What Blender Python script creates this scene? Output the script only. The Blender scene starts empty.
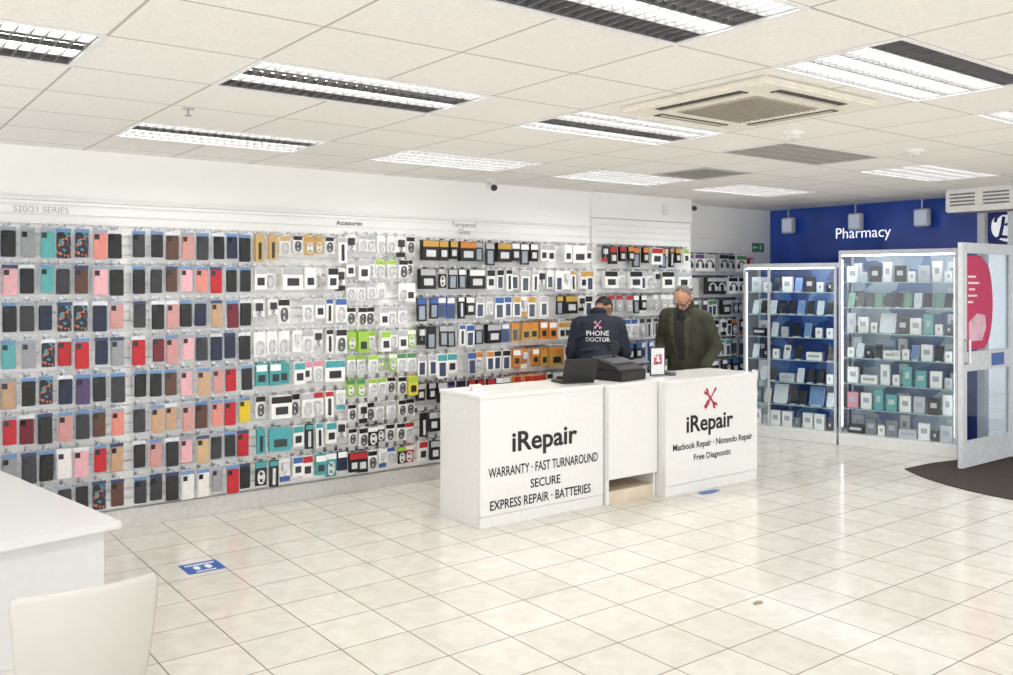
import bpy, bmesh, math, random
from mathutils import Vector, Matrix
from mathutils.bvhtree import BVHTree
random.seed(11)
S = bpy.context.scene
C = S.collection
PI = math.pi
I4 = Matrix.Identity(4)
R = math.radians

# ------------------------------------------------------------------ materials
def lin(c):
    def f(v):
        v /= 255.0
        return v/12.92 if v <= 0.04045 else ((v+0.055)/1.055)**2.4
    return (f(c[0]), f(c[1]), f(c[2]), 1)
MC = {}
def M(name, rgb, rough=0.5, metal=0.0, var=0.06, scale=25.0, bump=0.0, spec=0.5):
    if name in MC: return MC[name]
    m = bpy.data.materials.new(name); m.use_nodes = True
    nt = m.node_tree; b = nt.nodes['Principled BSDF']
    b.inputs['Roughness'].default_value = rough
    b.inputs['Metallic'].default_value = metal
    b.inputs['Specular IOR Level'].default_value = spec
    col = lin(rgb)
    tc = nt.nodes.new('ShaderNodeTexCoord'); nz = nt.nodes.new('ShaderNodeTexNoise')
    nz.inputs['Scale'].default_value = scale
    nt.links.new(tc.outputs['Object'], nz.inputs['Vector'])
    rp = nt.nodes.new('ShaderNodeValToRGB')
    rp.color_ramp.elements[0].position = .3; rp.color_ramp.elements[1].position = .7
    rp.color_ramp.elements[0].color = tuple(v*(1-var) for v in col[:3])+(1,)
    rp.color_ramp.elements[1].color = tuple(min(1, v*(1+var)) for v in col[:3])+(1,)
    nt.links.new(nz.outputs['Fac'], rp.inputs['Fac'])
    nt.links.new(rp.outputs['Color'], b.inputs['Base Color'])
    if bump:
        bp = nt.nodes.new('ShaderNodeBump'); bp.inputs['Strength'].default_value = bump
        bp.inputs['Distance'].default_value = 0.02
        nt.links.new(nz.outputs['Fac'], bp.inputs['Height']); nt.links.new(bp.outputs['Normal'], b.inputs['Normal'])
    MC[name] = m
    return m
def emis(name, rgb, st):
    if name in MC: return MC[name]
    m = bpy.data.materials.new(name); m.use_nodes = True
    b = m.node_tree.nodes['Principled BSDF']
    b.inputs['Base Color'].default_value = lin(rgb)
    b.inputs['Emission Color'].default_value = lin(rgb); b.inputs['Emission Strength'].default_value = st
    MC[name] = m; return m
def glassmat(name, tint=(255,255,255), refl=0.08):
    if name in MC: return MC[name]
    m = bpy.data.materials.new(name); m.use_nodes = True
    nt = m.node_tree; nt.nodes.clear()
    o = nt.nodes.new('ShaderNodeOutputMaterial'); t = nt.nodes.new('ShaderNodeBsdfTransparent'); g = nt.nodes.new('ShaderNodeBsdfGlossy')
    t.inputs['Color'].default_value = lin(tint); g.inputs['Roughness'].default_value = .03
    mx = nt.nodes.new('ShaderNodeMixShader'); mx.inputs[0].default_value = refl
    nt.links.new(t.outputs[0], mx.inputs[1]); nt.links.new(g.outputs[0], mx.inputs[2]); nt.links.new(mx.outputs[0], o.inputs['Surface'])
    MC[name] = m; return m
def tilemat(name, c1, c2, mortar, size, msize, off, rough, noise=0.12, nscale=3.0, bump=0.0, warm=1.3):
    m = bpy.data.materials.new(name); m.use_nodes = True
    nt = m.node_tree; b = nt.nodes['Principled BSDF']; b.inputs['Roughness'].default_value = rough
    tc = nt.nodes.new('ShaderNodeTexCoord'); mp = nt.nodes.new('ShaderNodeMapping')
    mp.inputs['Location'].default_value = (-off[0], -off[1], 0)
    nt.links.new(tc.outputs['Object'], mp.inputs['Vector'])
    br = nt.nodes.new('ShaderNodeTexBrick'); br.offset = 0; br.squash = 1
    br.inputs['Color1'].default_value = lin(c1); br.inputs['Color2'].default_value = lin(c2); br.inputs['Mortar'].default_value = lin(mortar)
    br.inputs['Scale'].default_value = 1; br.inputs['Mortar Size'].default_value = msize; br.inputs['Mortar Smooth'].default_value = .1
    br.inputs['Brick Width'].default_value = size; br.inputs['Row Height'].default_value = size
    nt.links.new(mp.outputs['Vector'], br.inputs['Vector'])
    nz = nt.nodes.new('ShaderNodeTexNoise'); nz.inputs['Scale'].default_value = nscale; nz.inputs['Detail'].default_value = 8
    nz.inputs['Distortion'].default_value = .6
    nt.links.new(mp.outputs['Vector'], nz.inputs['Vector'])
    rp = nt.nodes.new('ShaderNodeValToRGB')
    rp.color_ramp.elements[0].position = .35; rp.color_ramp.elements[1].position = .62
    rp.color_ramp.elements[0].color = (1-noise, 1-noise*1.1, 1-noise*warm, 1); rp.color_ramp.elements[1].color = (1,1,1,1)
    nt.links.new(nz.outputs['Fac'], rp.inputs['Fac'])
    mx = nt.nodes.new('ShaderNodeMix'); mx.data_type = 'RGBA'; mx.blend_type = 'MULTIPLY'; mx.inputs[0].default_value = 1
    nt.links.new(br.outputs['Color'], mx.inputs[6]); nt.links.new(rp.outputs['Color'], mx.inputs[7])
    nt.links.new(mx.outputs[2], b.inputs['Base Color'])
    if bump:
        n2 = nt.nodes.new('ShaderNodeTexNoise'); n2.inputs['Scale'].default_value = 140
        nt.links.new(mp.outputs['Vector'], n2.inputs['Vector'])
        bp = nt.nodes.new('ShaderNodeBump'); bp.inputs['Strength'].default_value = bump; bp.inputs['Distance'].default_value = .01
        nt.links.new(n2.outputs['Fac'], bp.inputs['Height']); nt.links.new(bp.outputs['Normal'], b.inputs['Normal'])
    return m
def vormat(name, cols, scale):
    if name in MC: return MC[name]
    m = bpy.data.materials.new(name); m.use_nodes = True
    nt = m.node_tree; b = nt.nodes['Principled BSDF']; b.inputs['Roughness'].default_value = .35
    tc = nt.nodes.new('ShaderNodeTexCoord'); v = nt.nodes.new('ShaderNodeTexVoronoi'); v.inputs['Scale'].default_value = scale
    rp = nt.nodes.new('ShaderNodeValToRGB'); rp.color_ramp.interpolation = 'CONSTANT'
    while len(rp.color_ramp.elements) < len(cols): rp.color_ramp.elements.new(.5)
    for i, c in enumerate(cols):
        rp.color_ramp.elements[i].position = i/len(cols); rp.color_ramp.elements[i].color = lin(c)
    nt.links.new(tc.outputs['Object'], v.inputs['Vector']); nt.links.new(v.outputs['Color'], rp.inputs['Fac'])
    nt.links.new(rp.outputs['Color'], b.inputs['Base Color'])
    MC[name] = m; return m

white = M('white_laminate', (238,238,237), .35, var=.02)
wallp = M('white_wall_paint', (253,253,251), .7, var=.01)
slatm = M('slatwall_white', (251,251,250), .5, var=.02)
chrome = M('chrome_wire', (190,190,192), .25, 1.0)
alu = M('aluminium_frame', (208,211,216), .35, .3)
black = M('black_plastic', (22,22,24), .4)
dark = M('dark_metal', (50,50,52), .5)
whitemetal = M('white_metal', (242,242,241), .4)

# ------------------------------------------------------------------ mesh helpers
class MB:
    def __init__(s): s.bm = bmesh.new()
    def box(s, x0, x1, y0, y1, z0, z1, T=I4):
        vs = [s.bm.verts.new(T @ Vector((x, y, z))) for z in (z0, z1) for y in (y0, y1) for x in (x0, x1)]
        for f in ((0,2,3,1), (4,5,7,6), (0,1,5,4), (2,6,7,3), (1,3,7,5), (0,4,6,2)):
            s.bm.faces.new([vs[i] for i in f])
        return s
    def rings(s, rs, cap=True):
        allv = [[s.bm.verts.new(p) for p in r] for r in rs]
        n = len(rs[0])
        for a, b in zip(allv[:-1], allv[1:]):
            for i in range(n):
                s.bm.faces.new((a[i], a[(i+1) % n], b[(i+1) % n], b[i]))
        if cap:
            s.bm.faces.new(list(reversed(allv[0]))); s.bm.faces.new(allv[-1])
        return s
    def tube(s, pts, r, seg=8, T=I4, cap=True):
        pts = [Vector(p) for p in pts]; rs = []
        rr = r if isinstance(r, (list, tuple)) else [r]*len(pts)
        for i, p in enumerate(pts):
            d = (pts[min(i+1, len(pts)-1)] - pts[max(i-1, 0)]).normalized()
            a = Vector((0,0,1)) if abs(d.z) < .9 else Vector((1,0,0))
            x = d.cross(a).normalized(); y = d.cross(x).normalized()
            rs.append([T @ (p + x*math.cos(2*PI*k/seg)*rr[i] + y*math.sin(2*PI*k/seg)*rr[i]) for k in range(seg)])
        return s.rings(rs, cap)
    def capsule(s, p0, p1, r0, r1, T=I4, seg=12):
        p0 = Vector(p0); p1 = Vector(p1); d = (p1-p0).normalized()
        a = Vector((0,0,1)) if abs(d.z) < .9 else Vector((1,0,0))
        x = d.cross(a).normalized(); y = d.cross(x).normalized()
        L = []
        for k in range(5):
            t = R(-88 + 22*k); L.append((p0 + d*math.sin(t)*r0, math.cos(t)*r0))
        for k in range(5):
            t = R(22*k); L.append((p1 + d*math.sin(t)*r1, math.cos(t)*r1))
        return s.rings([[T @ (c + x*math.cos(2*PI*k/seg)*r + y*math.sin(2*PI*k/seg)*r) for k in range(seg)] for c, r in L])
    def loft(s, L, T=I4, seg=24):
        return s.rings([[T @ (Vector(c) + Vector((rx*math.cos(2*PI*k/seg), ry*math.sin(2*PI*k/seg), 0))) for k in range(seg)] for c, rx, ry in L])
    def ell(s, c, r, T=I4, sub=3):
        g = bmesh.ops.create_icosphere(s.bm, subdivisions=sub, radius=1)
        for v in g['verts']:
            v.co = T @ (Vector(c) + Vector((v.co.x*r[0], v.co.y*r[1], v.co.z*r[2])))
        return s
    def poly(s, pts, y0, y1, T=I4):
        a = [s.bm.verts.new(T @ Vector((p[0], p[1], y0))) for p in pts]
        b = [s.bm.verts.new(T @ Vector((p[0], p[1], y1))) for p in pts]
        n = len(pts)
        s.bm.faces.new(list(reversed(a))); s.bm.faces.new(b)
        for i in range(n): s.bm.faces.new((a[i], a[(i+1) % n], b[(i+1) % n], b[i]))
        return s
    def mesh(s, name, mat, bevel=0, smooth=False, seg=2):
        if bevel:
            bmesh.ops.bevel(s.bm, geom=list(s.bm.edges), offset=bevel, segments=seg, affect='EDGES', clamp_overlap=True)
        bmesh.ops.recalc_face_normals(s.bm, faces=list(s.bm.faces))
        me = bpy.data.meshes.new(name); s.bm.to_mesh(me); s.bm.free()
        me.materials.append(mat)
        if smooth:
            for p in me.polygons: p.use_smooth = True
        return me
    def build(s, name, mat, parent=None, loc=(0,0,0), rot=(0,0,0), bevel=0, smooth=False, seg=2):
        return link(name, s.mesh(name, mat, bevel, smooth, seg), parent, loc, rot)
def link(name, me, parent=None, loc=(0,0,0), rot=(0,0,0)):
    o = bpy.data.objects.new(name, me); C.objects.link(o)
    o.location = loc; o.rotation_euler = rot
    if parent: o.parent = parent
    return o
def tag(o, label, cat, group=None):
    o['label'] = label; o['category'] = cat
    if group: o['group'] = group
    return o
def thing(name, label, cat, loc=(0,0,0), rotz=0, group=None):
    o = bpy.data.objects.new(name, None); C.objects.link(o)
    o.empty_display_size = .05
    o.location = loc; o.rotation_euler = (0,0,rotz)
    return tag(o, label, cat, group)
def struct(o): o['kind'] = 'structure'; return o
def dup(root, loc, rotz, label, group=None):
    r = root.copy(); C.objects.link(r); r.location = loc; r.rotation_euler = (0,0,rotz); r['label'] = label
    if group: r['group'] = group
    for ch in root.children:
        c = ch.copy(); C.objects.link(c); c.parent = r
        for g in ch.children:
            d = g.copy(); C.objects.link(d); d.parent = c
    return r
def textmesh(body, width, mat, bold=0.0, height=None, extr=0.02, sp=1.0):
    cu = bpy.data.curves.new('t', 'FONT'); cu.body = body; cu.size = 1; cu.align_x = 'CENTER'; cu.align_y = 'CENTER'
    cu.offset = bold; cu.extrude = extr; cu.resolution_u = 3; cu.space_line = sp
    o = bpy.data.objects.new('t', cu); C.objects.link(o)
    dg = bpy.context.evaluated_depsgraph_get(); dg.update()
    me = bpy.data.meshes.new_from_object(o.evaluated_get(dg))
    bpy.data.objects.remove(o)
    xs = [v.co.x for v in me.vertices]; ys = [v.co.y for v in me.vertices]
    cx = (max(xs)+min(xs))/2; cy = (max(ys)+min(ys))/2
    k = width/(max(xs)-min(xs)); ky = k if height is None else height/(max(ys)-min(ys))
    for v in me.vertices:
        v.co = Vector(((v.co.x-cx)*k, (v.co.y-cy)*ky, v.co.z*k*.3))
    me.materials.clear(); me.materials.append(mat)
    return me
ORD = ['first','second','third','fourth','fifth','sixth','seventh','eighth','ninth','tenth','eleventh','twelfth','thirteenth','fourteenth']

# ------------------------------------------------------------------ camera / world
H = 1.75; HC = 2.68
cam = bpy.data.cameras.new('Camera'); co = bpy.data.objects.new('Camera', cam); C.objects.link(co)
co.location = (0,0,H); co.rotation_euler = (R(90), 0, R(52.8-90))
cam.sensor_width = 36; cam.lens = 36*900/1013; cam.shift_y = -54.5/1013
S.camera = co
w = bpy.data.worlds.new('World'); S.world = w; w.use_nodes = True
bg = w.node_tree.nodes['Background']; bg.inputs[0].default_value = (.98, .985, 1, 1); bg.inputs[1].default_value = 1.75
S.view_settings.view_transform = 'Standard'
S.view_settings.look = 'None'
S.view_settings.exposure = 0.17

# ------------------------------------------------------------------ room shell
YW = 6.80
floor_m = tilemat('floor_tiles', (226,223,216), (220,216,208), (146,139,130), .37, .0038, (.12,.2), .14, .09, 9, warm=1.3)
struct(MB().box(-3,16,-3,7.4,-.05,0).build('floor', floor_m))
ceil_m = tilemat('ceiling_tiles', (251,249,244), (248,246,241), (196,192,184), .6, .0065, (.25,0), .85, .08, 70, bump=.3, warm=1.1)
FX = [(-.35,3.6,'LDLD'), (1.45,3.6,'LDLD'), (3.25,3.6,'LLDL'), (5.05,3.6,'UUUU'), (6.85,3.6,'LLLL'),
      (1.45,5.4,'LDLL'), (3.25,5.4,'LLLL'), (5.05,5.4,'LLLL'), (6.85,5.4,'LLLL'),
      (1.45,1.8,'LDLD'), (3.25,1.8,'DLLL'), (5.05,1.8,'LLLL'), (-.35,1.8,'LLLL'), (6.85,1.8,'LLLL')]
skip = set()
for x, y, p in FX:
    i = round((x-.25)/.6); j = round(y/.6); skip.add((i,j)); skip.add((i+1,j))
skip.add((round((5.65-.25)/.6), 8))
cb = MB()
for i in range(-6, 16):
    for j in range(-5, 13):
        if (i,j) in skip: continue
        x0 = .25+.6*i; y0 = .6*j
        y1 = min(y0+.6, 7.4); x1 = min(x0+.6, 9.74)
        if y1 <= y0 or x1 <= x0: continue
        vs = [cb.bm.verts.new(v) for v in ((x0,y0,HC),(x0,y1,HC),(x1,y1,HC),(x1,y0,HC))]
        cb.bm.faces.new(vs)
ce = struct(cb.build('ceiling', ceil_m))
struct(MB().box(9.74,16,-3,7.4,2.75,2.8).build('ceiling_mall', M('mall_ceiling', (235,233,228), .8)))
struct(MB().box(-3,7.75,YW+.02,YW+.6,0,HC).build('wall_left', wallp))
struct(MB().box(7.75,9.74,7.2,7.4,0,HC).build('wall_recess', wallp))
blue = M('blue_fascia', (54,90,192), .08, var=.25, scale=1.6)
struct(MB().box(9.74,9.86,4.52,7.4,0,HC).build('wall_right', blue))
struct(MB().box(15,15.1,-3,7.4,0,2.8).build('wall_mall', M('mall_wall', (236,236,234), .6)))
def slat(x0, x1, y, z0, z1, name):
    s = MB(); z = z0
    s.box(x0, x1, y-.004, y+.016, z0, z1)
    while z < z1-.02:
        s.box(x0, x1, y-.02, y-.003, z+.011, min(z+.066, z1)); z += .0668
    return struct(s.build(name, slatm))
slat(-3, 6.22, YW+.004, .14, 2.31, 'trim_1')
slat(6.24, 7.74, YW+.004, .14, 2.42, 'trim_2')
slat(7.80, 9.1, 7.184, .14, 2.3, 'trim_3')
struct(MB().box(-3,7.74,YW-.03,YW+.02,0,.13).build('baseboard_left', M('baseboard_grey', (222,221,218), .5)))
struct(MB().box(-3,6.22,YW-.02,YW+.02,2.312,2.335).build('trim_4', white))
struct(MB().box(6.235,7.74,YW-.03,YW+.02,2.422,HC).build('trim_5', wallp))

# ------------------------------------------------------------------ ceiling lights
lit = emis('lit_diffuser', (255,253,248), 11.5)
lv_w = M('louvre_silver', (118,118,119), .35)
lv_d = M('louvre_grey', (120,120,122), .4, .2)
refl_d = M('reflector_angle_shade', (116,116,118), .4, .2)  # darkness of louvre cells at low viewing angles, put into the lane colour
lv_u = M('louvre_unlit', (186,182,175), .5)
refl_u = M('reflector_unlit', (190,186,178), .5)
def lane_blades(y0, y1, wd):
    s = MB(); n = 22
    for k in range(n+1):
        x = -.575 + 1.15*k/n
        s.box(x-.0025, x+.0025, y0+.004, y1-.004, .001, .021)
    s.box(-.578,.578, y0, y0+.004, 0, .022); s.box(-.578,.578, y1-.004, y1, 0, .022)
    return s.mesh('louvre', {'L':lv_w,'D':lv_d,'U':lv_u}[wd])
BL = {}
def fixture(x, y, pat, label):
    t = thing('ceiling_light', label, 'ceiling light', (x+.6, y+.3, HC), 0, 'recessed louvre ceiling lights')
    if 'frame' not in BL:
        f = MB()
        f.box(-.6,.6,-.3,-.28,-.006,.03); f.box(-.6,.6,.28,.3,-.006,.03); f.box(-.6,-.58,-.28,.28,-.006,.03); f.box(.58,.6,-.28,.28,-.006,.03)
        f.box(-.6,.6,-.3,.3,.03,.06)
        BL['frame'] = f.mesh('frame', whitemetal)
    link('frame', BL['frame'], t)
    for i, c in enumerate(pat):
        y0 = -.28+.14*i; y1 = y0+.14
        k = (i, c)
        if k not in BL:
            s = MB(); s.box(-.578,.578,y0+.004,y1-.004,.0235,.027)
            BL[k] = (lane_blades(y0, y1, c), s.mesh('diffuser', {'L':lit,'D':refl_d,'U':refl_u}[c]))
        link('louvre', BL[k][0], t); link('diffuser' if c == 'L' else 'reflector', BL[k][1], t)
    return t
FL = ['striped louvre light cut off at the left edge above the phone cases', 'striped half-dark louvre light above the second case bay, left of centre',
      'bright louvre light directly left of the ceiling cassette unit', 'unlit grey louvre light behind the ceiling cassette unit',
      'lit louvre light behind the smoke detectors at the right', 'long narrow louvre light nearest the left wall, above the case bays',
      'lit louvre light above the wall bay of white packs', 'lit louvre light near the wall above the counter',
      'lit louvre light farthest back, by the blue fascia', 'big striped louvre light cut off by the top edge of the photo',
      'large louvre light at upper right, dark along its near side', 'lit louvre light just entering at the right edge',
      'louvre light above the white table at left', 'louvre light in front of the entrance']
for (x, y, p), l in zip(FX, FL): fixture(x, y, p, l)
t = thing('air_vent', 'square grey slatted return air grille in the ceiling near the wall', 'vent', (5.95, 5.1, HC))
f = MB(); f.box(-.3,.3,-.3,-.27,-.006,.03); f.box(-.3,.3,.27,.3,-.006,.03); f.box(-.3,-.27,-.27,.27,-.006,.03); f.box(.27,.3,-.27,.27,-.006,.03); f.box(-.3,.3,-.3,.3,.03,.04)
f.build('frame', M('vent_grey', (200,198,194), .5), t)
f = MB()
for k in range(14): f.box(-.27,.27,-.262+.04*k,-.256+.04*k,0,.028)
f.build('slat', M('vent_slat', (165,163,158), .5), t)
t = thing('ceiling_cassette', 'square cream ceiling air conditioner cassette with dark slots', 'air conditioner', (3.8, 2.95, HC))
f = MB(); f.box(-.46,.46,-.46,.46,-.035,-.001); f.build('panel', M('cassette_cream', (240,234,221), .45), t, bevel=.012)
for k in range(4):
    T = Matrix.Rotation(k*PI/2, 4, 'Z')
    MB().box(-.27,.27,.34,.40,-.039,-.034, T).build('air_slot', M('slot_dark', (66,60,54), .6), t)
    MB().box(-.26,.26,.352,.362,-.045,-.034, T).build('vane', M('vane_cream', (215,208,194), .5), t)
f = MB(); f.box(-.25,.25,-.25,.25,-.041,-.034)
f.build('intake_grille', M('grille_tan', (190,182,168), .5), t)
f = MB()
for k in range(16): f.box(-.24,.24,-.24+.031*k,-.23+.031*k,-.046,-.04)
f.build('grille_bar', M('grille_bar_m', (160,152,138), .5), t)
def detector(x, y, label):
    t = thing('smoke_detector', label, 'smoke detector', (x, y, HC))
    MB().loft([((0,0,-.02),.055,.055),((0,0,-.012),.062,.062),((0,0,0),.062,.062)]).build('base', whitemetal, t, smooth=False)
    MB().loft([((0,0,-.05),.02,.02),((0,0,-.045),.035,.035),((0,0,-.02),.045,.045)]).build('sensor_cap', M('detector_cap', (225,223,217), .4), t)
detector(4.75, 3.34, 'round smoke detector on the ceiling right behind the cassette unit')
detector(6.05, 3.28, 'round smoke detector nearer the entrance, right of the other one')
t = thing('sprinkler', 'small chrome sprinkler head in the ceiling at left', 'sprinkler', (1.55, 4.85, HC))
MB().loft([((0,0,-.006),.03,.03),((0,0,0),.03,.03)]).build('rosette', chrome, t)
f = MB(); f.tube([(0,0,-.005),(0,0,-.035)], .006); f.loft([((0,0,-.04),.018,.018),((0,0,-.035),.018,.018)]); f.build('head', chrome, t)
def cctv(x, y, z, label, rz):
    t = thing('security_camera', label, 'security camera', (x, y, z), rz)
    MB().loft([((0,0,-.015),.04,.04),((0,0,0),.04,.04)]).build('mount', whitemetal, t)
    MB().tube([(0,0,-.01),(0,0,-.05)], .012).build('arm', whitemetal, t)
    MB().capsule((0,.05,-.06),(0,-.06,-.075),.035,.035).build('housing', whitemetal, t, smooth=True)
    MB().tube([(0,-.075,-.077),(0,-.1,-.081)], .028, 16).build('lens', black, t)
cctv(4.80, 6.55, HC, 'white bullet camera under the ceiling above the counter', R(-20))
cctv(7.95, 6.95, HC, 'white bullet camera in the recess at the end of the wall', R(-30))
o = MB().box(-.04,.04,-.035,0,-.055,.055).build('motion_sensor', whitemetal, None, (7.3, YW-.028, 2.55), bevel=.008)
tag(o, 'small white motion sensor high on the wall bulkhead', 'sensor')

# ------------------------------------------------------------------ packs and hooks
CASE = {'black':(26,26,28),'charcoal':(52,52,56),'navy':(30,38,66),'brown':(92,60,48),'rose':(206,150,146),'pink':(232,176,184),'salmon':(222,140,128),
 'red':(192,30,44),'maroon':(112,30,44),'teal':(92,172,172),'grey':(150,152,158),'white':(232,230,228),'tan':(196,160,128),'purple':(84,66,110),
 'yellow':(226,196,40),'blue':(60,84,140),'gold':(204,172,128)}
clearcard = M('clear_backing', (206,213,222), .3, var=.03)
HEAD = [M('header_blue', (110,148,192), .4), M('header_white', (226,230,236), .4), M('header_navy', (58,72,110), .4), M('header_grey', (160,168,180), .4)]
camwin = M('camera_window', (14,14,16), .15)
patt = vormat('patterned_case', [(28,30,44),(28,34,60),(60,140,150),(24,26,38),(190,110,70),(40,50,80)], 55)
def tab(s, z=0):
    s.box(-.016,-.008,0,.0015,-.014,.006); s.box(.008,.016,0,.0015,-.014,.006); s.box(-.016,.016,0,.0015,-.002,.007)
    return s
TPL = {}
def case_pack(color, hd):
    k = ('case', color, hd)
    if k in TPL: return TPL[k]
    t = thing('phone_case_pack', '', 'phone case', (0,0,-5))
    f = tab(MB()); f.box(-.050,.050,0,.0015,-.222,-.013); f.build('backing_card', clearcard, t)
    MB().box(-.048,.048,-.002,0,-.042,-.015).build('header_label', HEAD[hd], t)
    f = MB(); f.box(-.045,.045,-.013,-.001,-.220,-.040)
    mt = patt if color == 'patterned' else M('case_'+color, CASE[color], .4, var=.08)
    cs = f.build('phone_case', mt, t, bevel=.0055, smooth=False)
    f = MB(); f.box(-.038,-.006,-.0145,-.0125,-.084,-.048); f.build('camera_window', camwin, cs, bevel=.0006)
    TPL[k] = t; t['fresh'] = 1
    return t
ACC = {'white':(242,242,241),'black':(24,24,26),'silver':(184,186,191),'lime':(156,200,70),'yellow':(228,206,70),'orange':(214,134,56),'teal':(70,160,166),
 'blue':(62,98,164),'red':(184,44,52),'tan':(206,172,110),'purple':(110,80,140),'gold':(200,158,76),'navy':(34,44,84),'pink':(214,140,164),'green':(76,140,84),'charcoal':(60,62,68)}
KN = {'box':'boxed accessory','coil':'cable pack','glass':'screen protector','big':'headphone box','small':'carded accessory','plug':'charger pack','pouch':'slim pack','wide':'wide box'}
def acc_pack(kind, base, pr):
    k = (kind, base, pr)
    if k in TPL: return TPL[k]
    nm = {'box':'accessory_box','coil':'cable_pack','glass':'screen_protector_pack','big':'headphone_box','small':'accessory_card','plug':'charger_pack','pouch':'slim_pack','wide':'wide_box'}[kind]
    t = thing(nm, '', KN[kind], (0,0,-5))
    bm_ = M('pack_'+base, ACC[base], .4, var=.04); pm = M('print_'+pr, ACC[pr], .4, var=.1, scale=60)
    w_, h_, d_ = {'box':(.092,.17,.04),'coil':(.092,.185,.003),'glass':(.096,.2,.014),'big':(.16,.2,.07),'small':(.087,.15,.003),'plug':(.092,.18,.004),'pouch':(.07,.205,.024),'wide':(.17,.175,.05)}[kind]
    f = tab(MB()); f.box(-w_/2,w_/2,-d_+.0015,.0015,-.013-h_,-.013); f.build('carton' if kind in ('box','glass','big','pouch','wide') else 'backing_card', bm_, t)
    yf = -d_+.0015
    z1 = -.013
    pd = M('product_dark',(44,46,52),.3); pl = M('product_light',(214,216,220),.3)
    if kind in ('box','wide'):
        MB().box(-w_/2+.002,w_/2-.002,yf-.001,yf,z1-h_*.32,z1-.004).build('print_panel', pm, t)
        MB().box(-w_*.3,w_*.3,yf-.006,yf,z1-h_*.82,z1-h_*.48).build('product', pd if base != 'black' else pl, t, bevel=.002)
    elif kind == 'glass':
        MB().box(-w_/2+.004,w_/2-.004,yf-.001,yf,z1-h_*.28,z1-.006).build('print_panel', pm, t)
        MB().box(-w_/2+.018,w_/2-.018,yf-.0015,yf,z1-h_*.93,z1-h_*.36).build('product_picture', M('picture_grey',(150,160,174),.25) if base == 'black' else M('picture_dark',(70,80,104),.25), t)
    elif kind == 'plug':
        MB().box(-w_/2+.002,w_/2-.002,yf-.001,yf,z1-h_*.99,z1-h_*.76).build('print_panel', pm, t)
        g = MB(); g.box(-.026,.026,yf-.03,yf,z1-h_*.5,z1-h_*.16)
        g.tube([(0,yf-.01,z1-h_*.5),(.012,yf-.01,z1-h_*.6),(-.012,yf-.01,z1-h_*.7),(.02,yf-.008,z1-h_*.74)], .004, 6)
        g.build('product', pd if base == 'white' and pr in ('black','silver') else pl, t, bevel=.002)
    elif kind == 'pouch':
        MB().box(-w_/2+.003,w_/2-.003,yf-.001,yf,z1-h_*.2,z1-.004).build('print_panel', pm, t)
        MB().box(-.012,.012,yf-.008,yf,z1-h_*.92,z1-h_*.28).build('product', pd if base != 'black' else pl, t, bevel=.003)
    elif kind in ('coil','small'):
        MB().box(-w_/2+.002,w_/2-.002,yf-.001,yf,z1-h_*.26,z1-.003).build('print_panel', pm, t)
        g = MB(); zc = z1-h_*.64; rr = .017
        for q in (0,1):
            rx_ = rr+.009*q; ry_ = h_*.24+.006*q
            g.tube([(rx_*math.copysign(abs(math.cos(a*PI/8))**.6, math.cos(a*PI/8)), yf-.007-.004*q, zc+ry_*math.sin(a*PI/8)) for a in range(17)], .0045, 6)
        g.box(-.022,.022,yf-.014,yf,zc-.012,zc+.014)
        g.build('cable', M('cable_white',(226,226,226),.4) if base != 'white' else M('cable_'+('dark' if pr == 'black' else 'pale'),(90,92,98) if pr == 'black' else (206,208,213),.4), t)
    else:
        MB().box(-w_/2+.004,w_/2-.004,yf-.001,yf,z1-h_*.25,z1-.006).build('print_panel', pm, t)
        g = MB(); zc = z1-h_*.6
        g.tube([(.05*math.cos(a*PI/10), yf-.004, zc+.05*math.sin(a*PI/10)) for a in range(11)], .008, 6)
        for s_ in (-1,1): g.box(s_*.05-.014,s_*.05+.014,yf-.014,yf,zc-.04,zc+.01)
        g.build('product', pd if base != 'black' else pl, t)
    TPL[k] = t; t['fresh'] = 1
    return t
def put(t, loc, label, group, sc=1):
    if t.get('fresh'):
        del t['fresh']; t.location = loc; t['label'] = label; t['group'] = group; t.rotation_euler = (0,0,0); r = t
    else: r = dup(t, loc, 0, label, group)
    r.scale = (sc, sc, sc); r.rotation_euler = (random.uniform(-.05,.05), 0, random.uniform(-.14,.14)); return r
def hook_shape(f, x=0, y=0, z=0):
    T = Matrix.Translation((x,y,z))
    f.box(-.014,.014,-.004,0,-.02,.02,T); f.tube([(0,-.002,-.003),(0,-.13,-.003),(0,-.142,.001),(0,-.15,.012)], .003, 6, T); return f
hook_me = hook_shape(MB()).mesh('display_hook', chrome)
def hook(x, y, z, bay):
    tag(link('display_hook', hook_me, None, (x, y, z)), f'slim chrome display hook holding a pack in the {bay}', 'hook', f'display hooks in the {bay}')
YS = YW-.016
bay1 = [['brown','black','grey','teal','patterned','patterned','salmon','black'],
        ['white','pink','black','teal','charcoal','brown','pink','black'],
        ['navy','black','charcoal','navy','patterned','patterned','navy','rose'],
        ['blue','teal','grey','patterned','red','red','navy','grey'],
        ['black','tan','black','patterned','navy','purple','black','charcoal'],
        ['brown','red','maroon','black','rose','charcoal','brown','salmon'],
        ['black','grey','charcoal','black','white','pink','red','tan'],
        ['teal','black','brown','rose','charcoal','black','patterned','brown']]
bay2 = [['charcoal','black','brown','rose','charcoal','black','navy','black'],
        ['black','charcoal','brown','pink','salmon','red','black','black'],
        ['charcoal','black','rose','black','navy','tan','maroon','black'],
        ['red','maroon','rose','pink','charcoal','navy','navy','black'],
        ['black','black','brown','pink','tan','rose','red','black'],
        ['charcoal','tan','tan','rose','brown','salmon','red','yellow'],
        ['black','rose','black','pink','gold','charcoal','black','red'],
        ['charcoal','charcoal','black','white','white','grey','red','black']]
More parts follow.
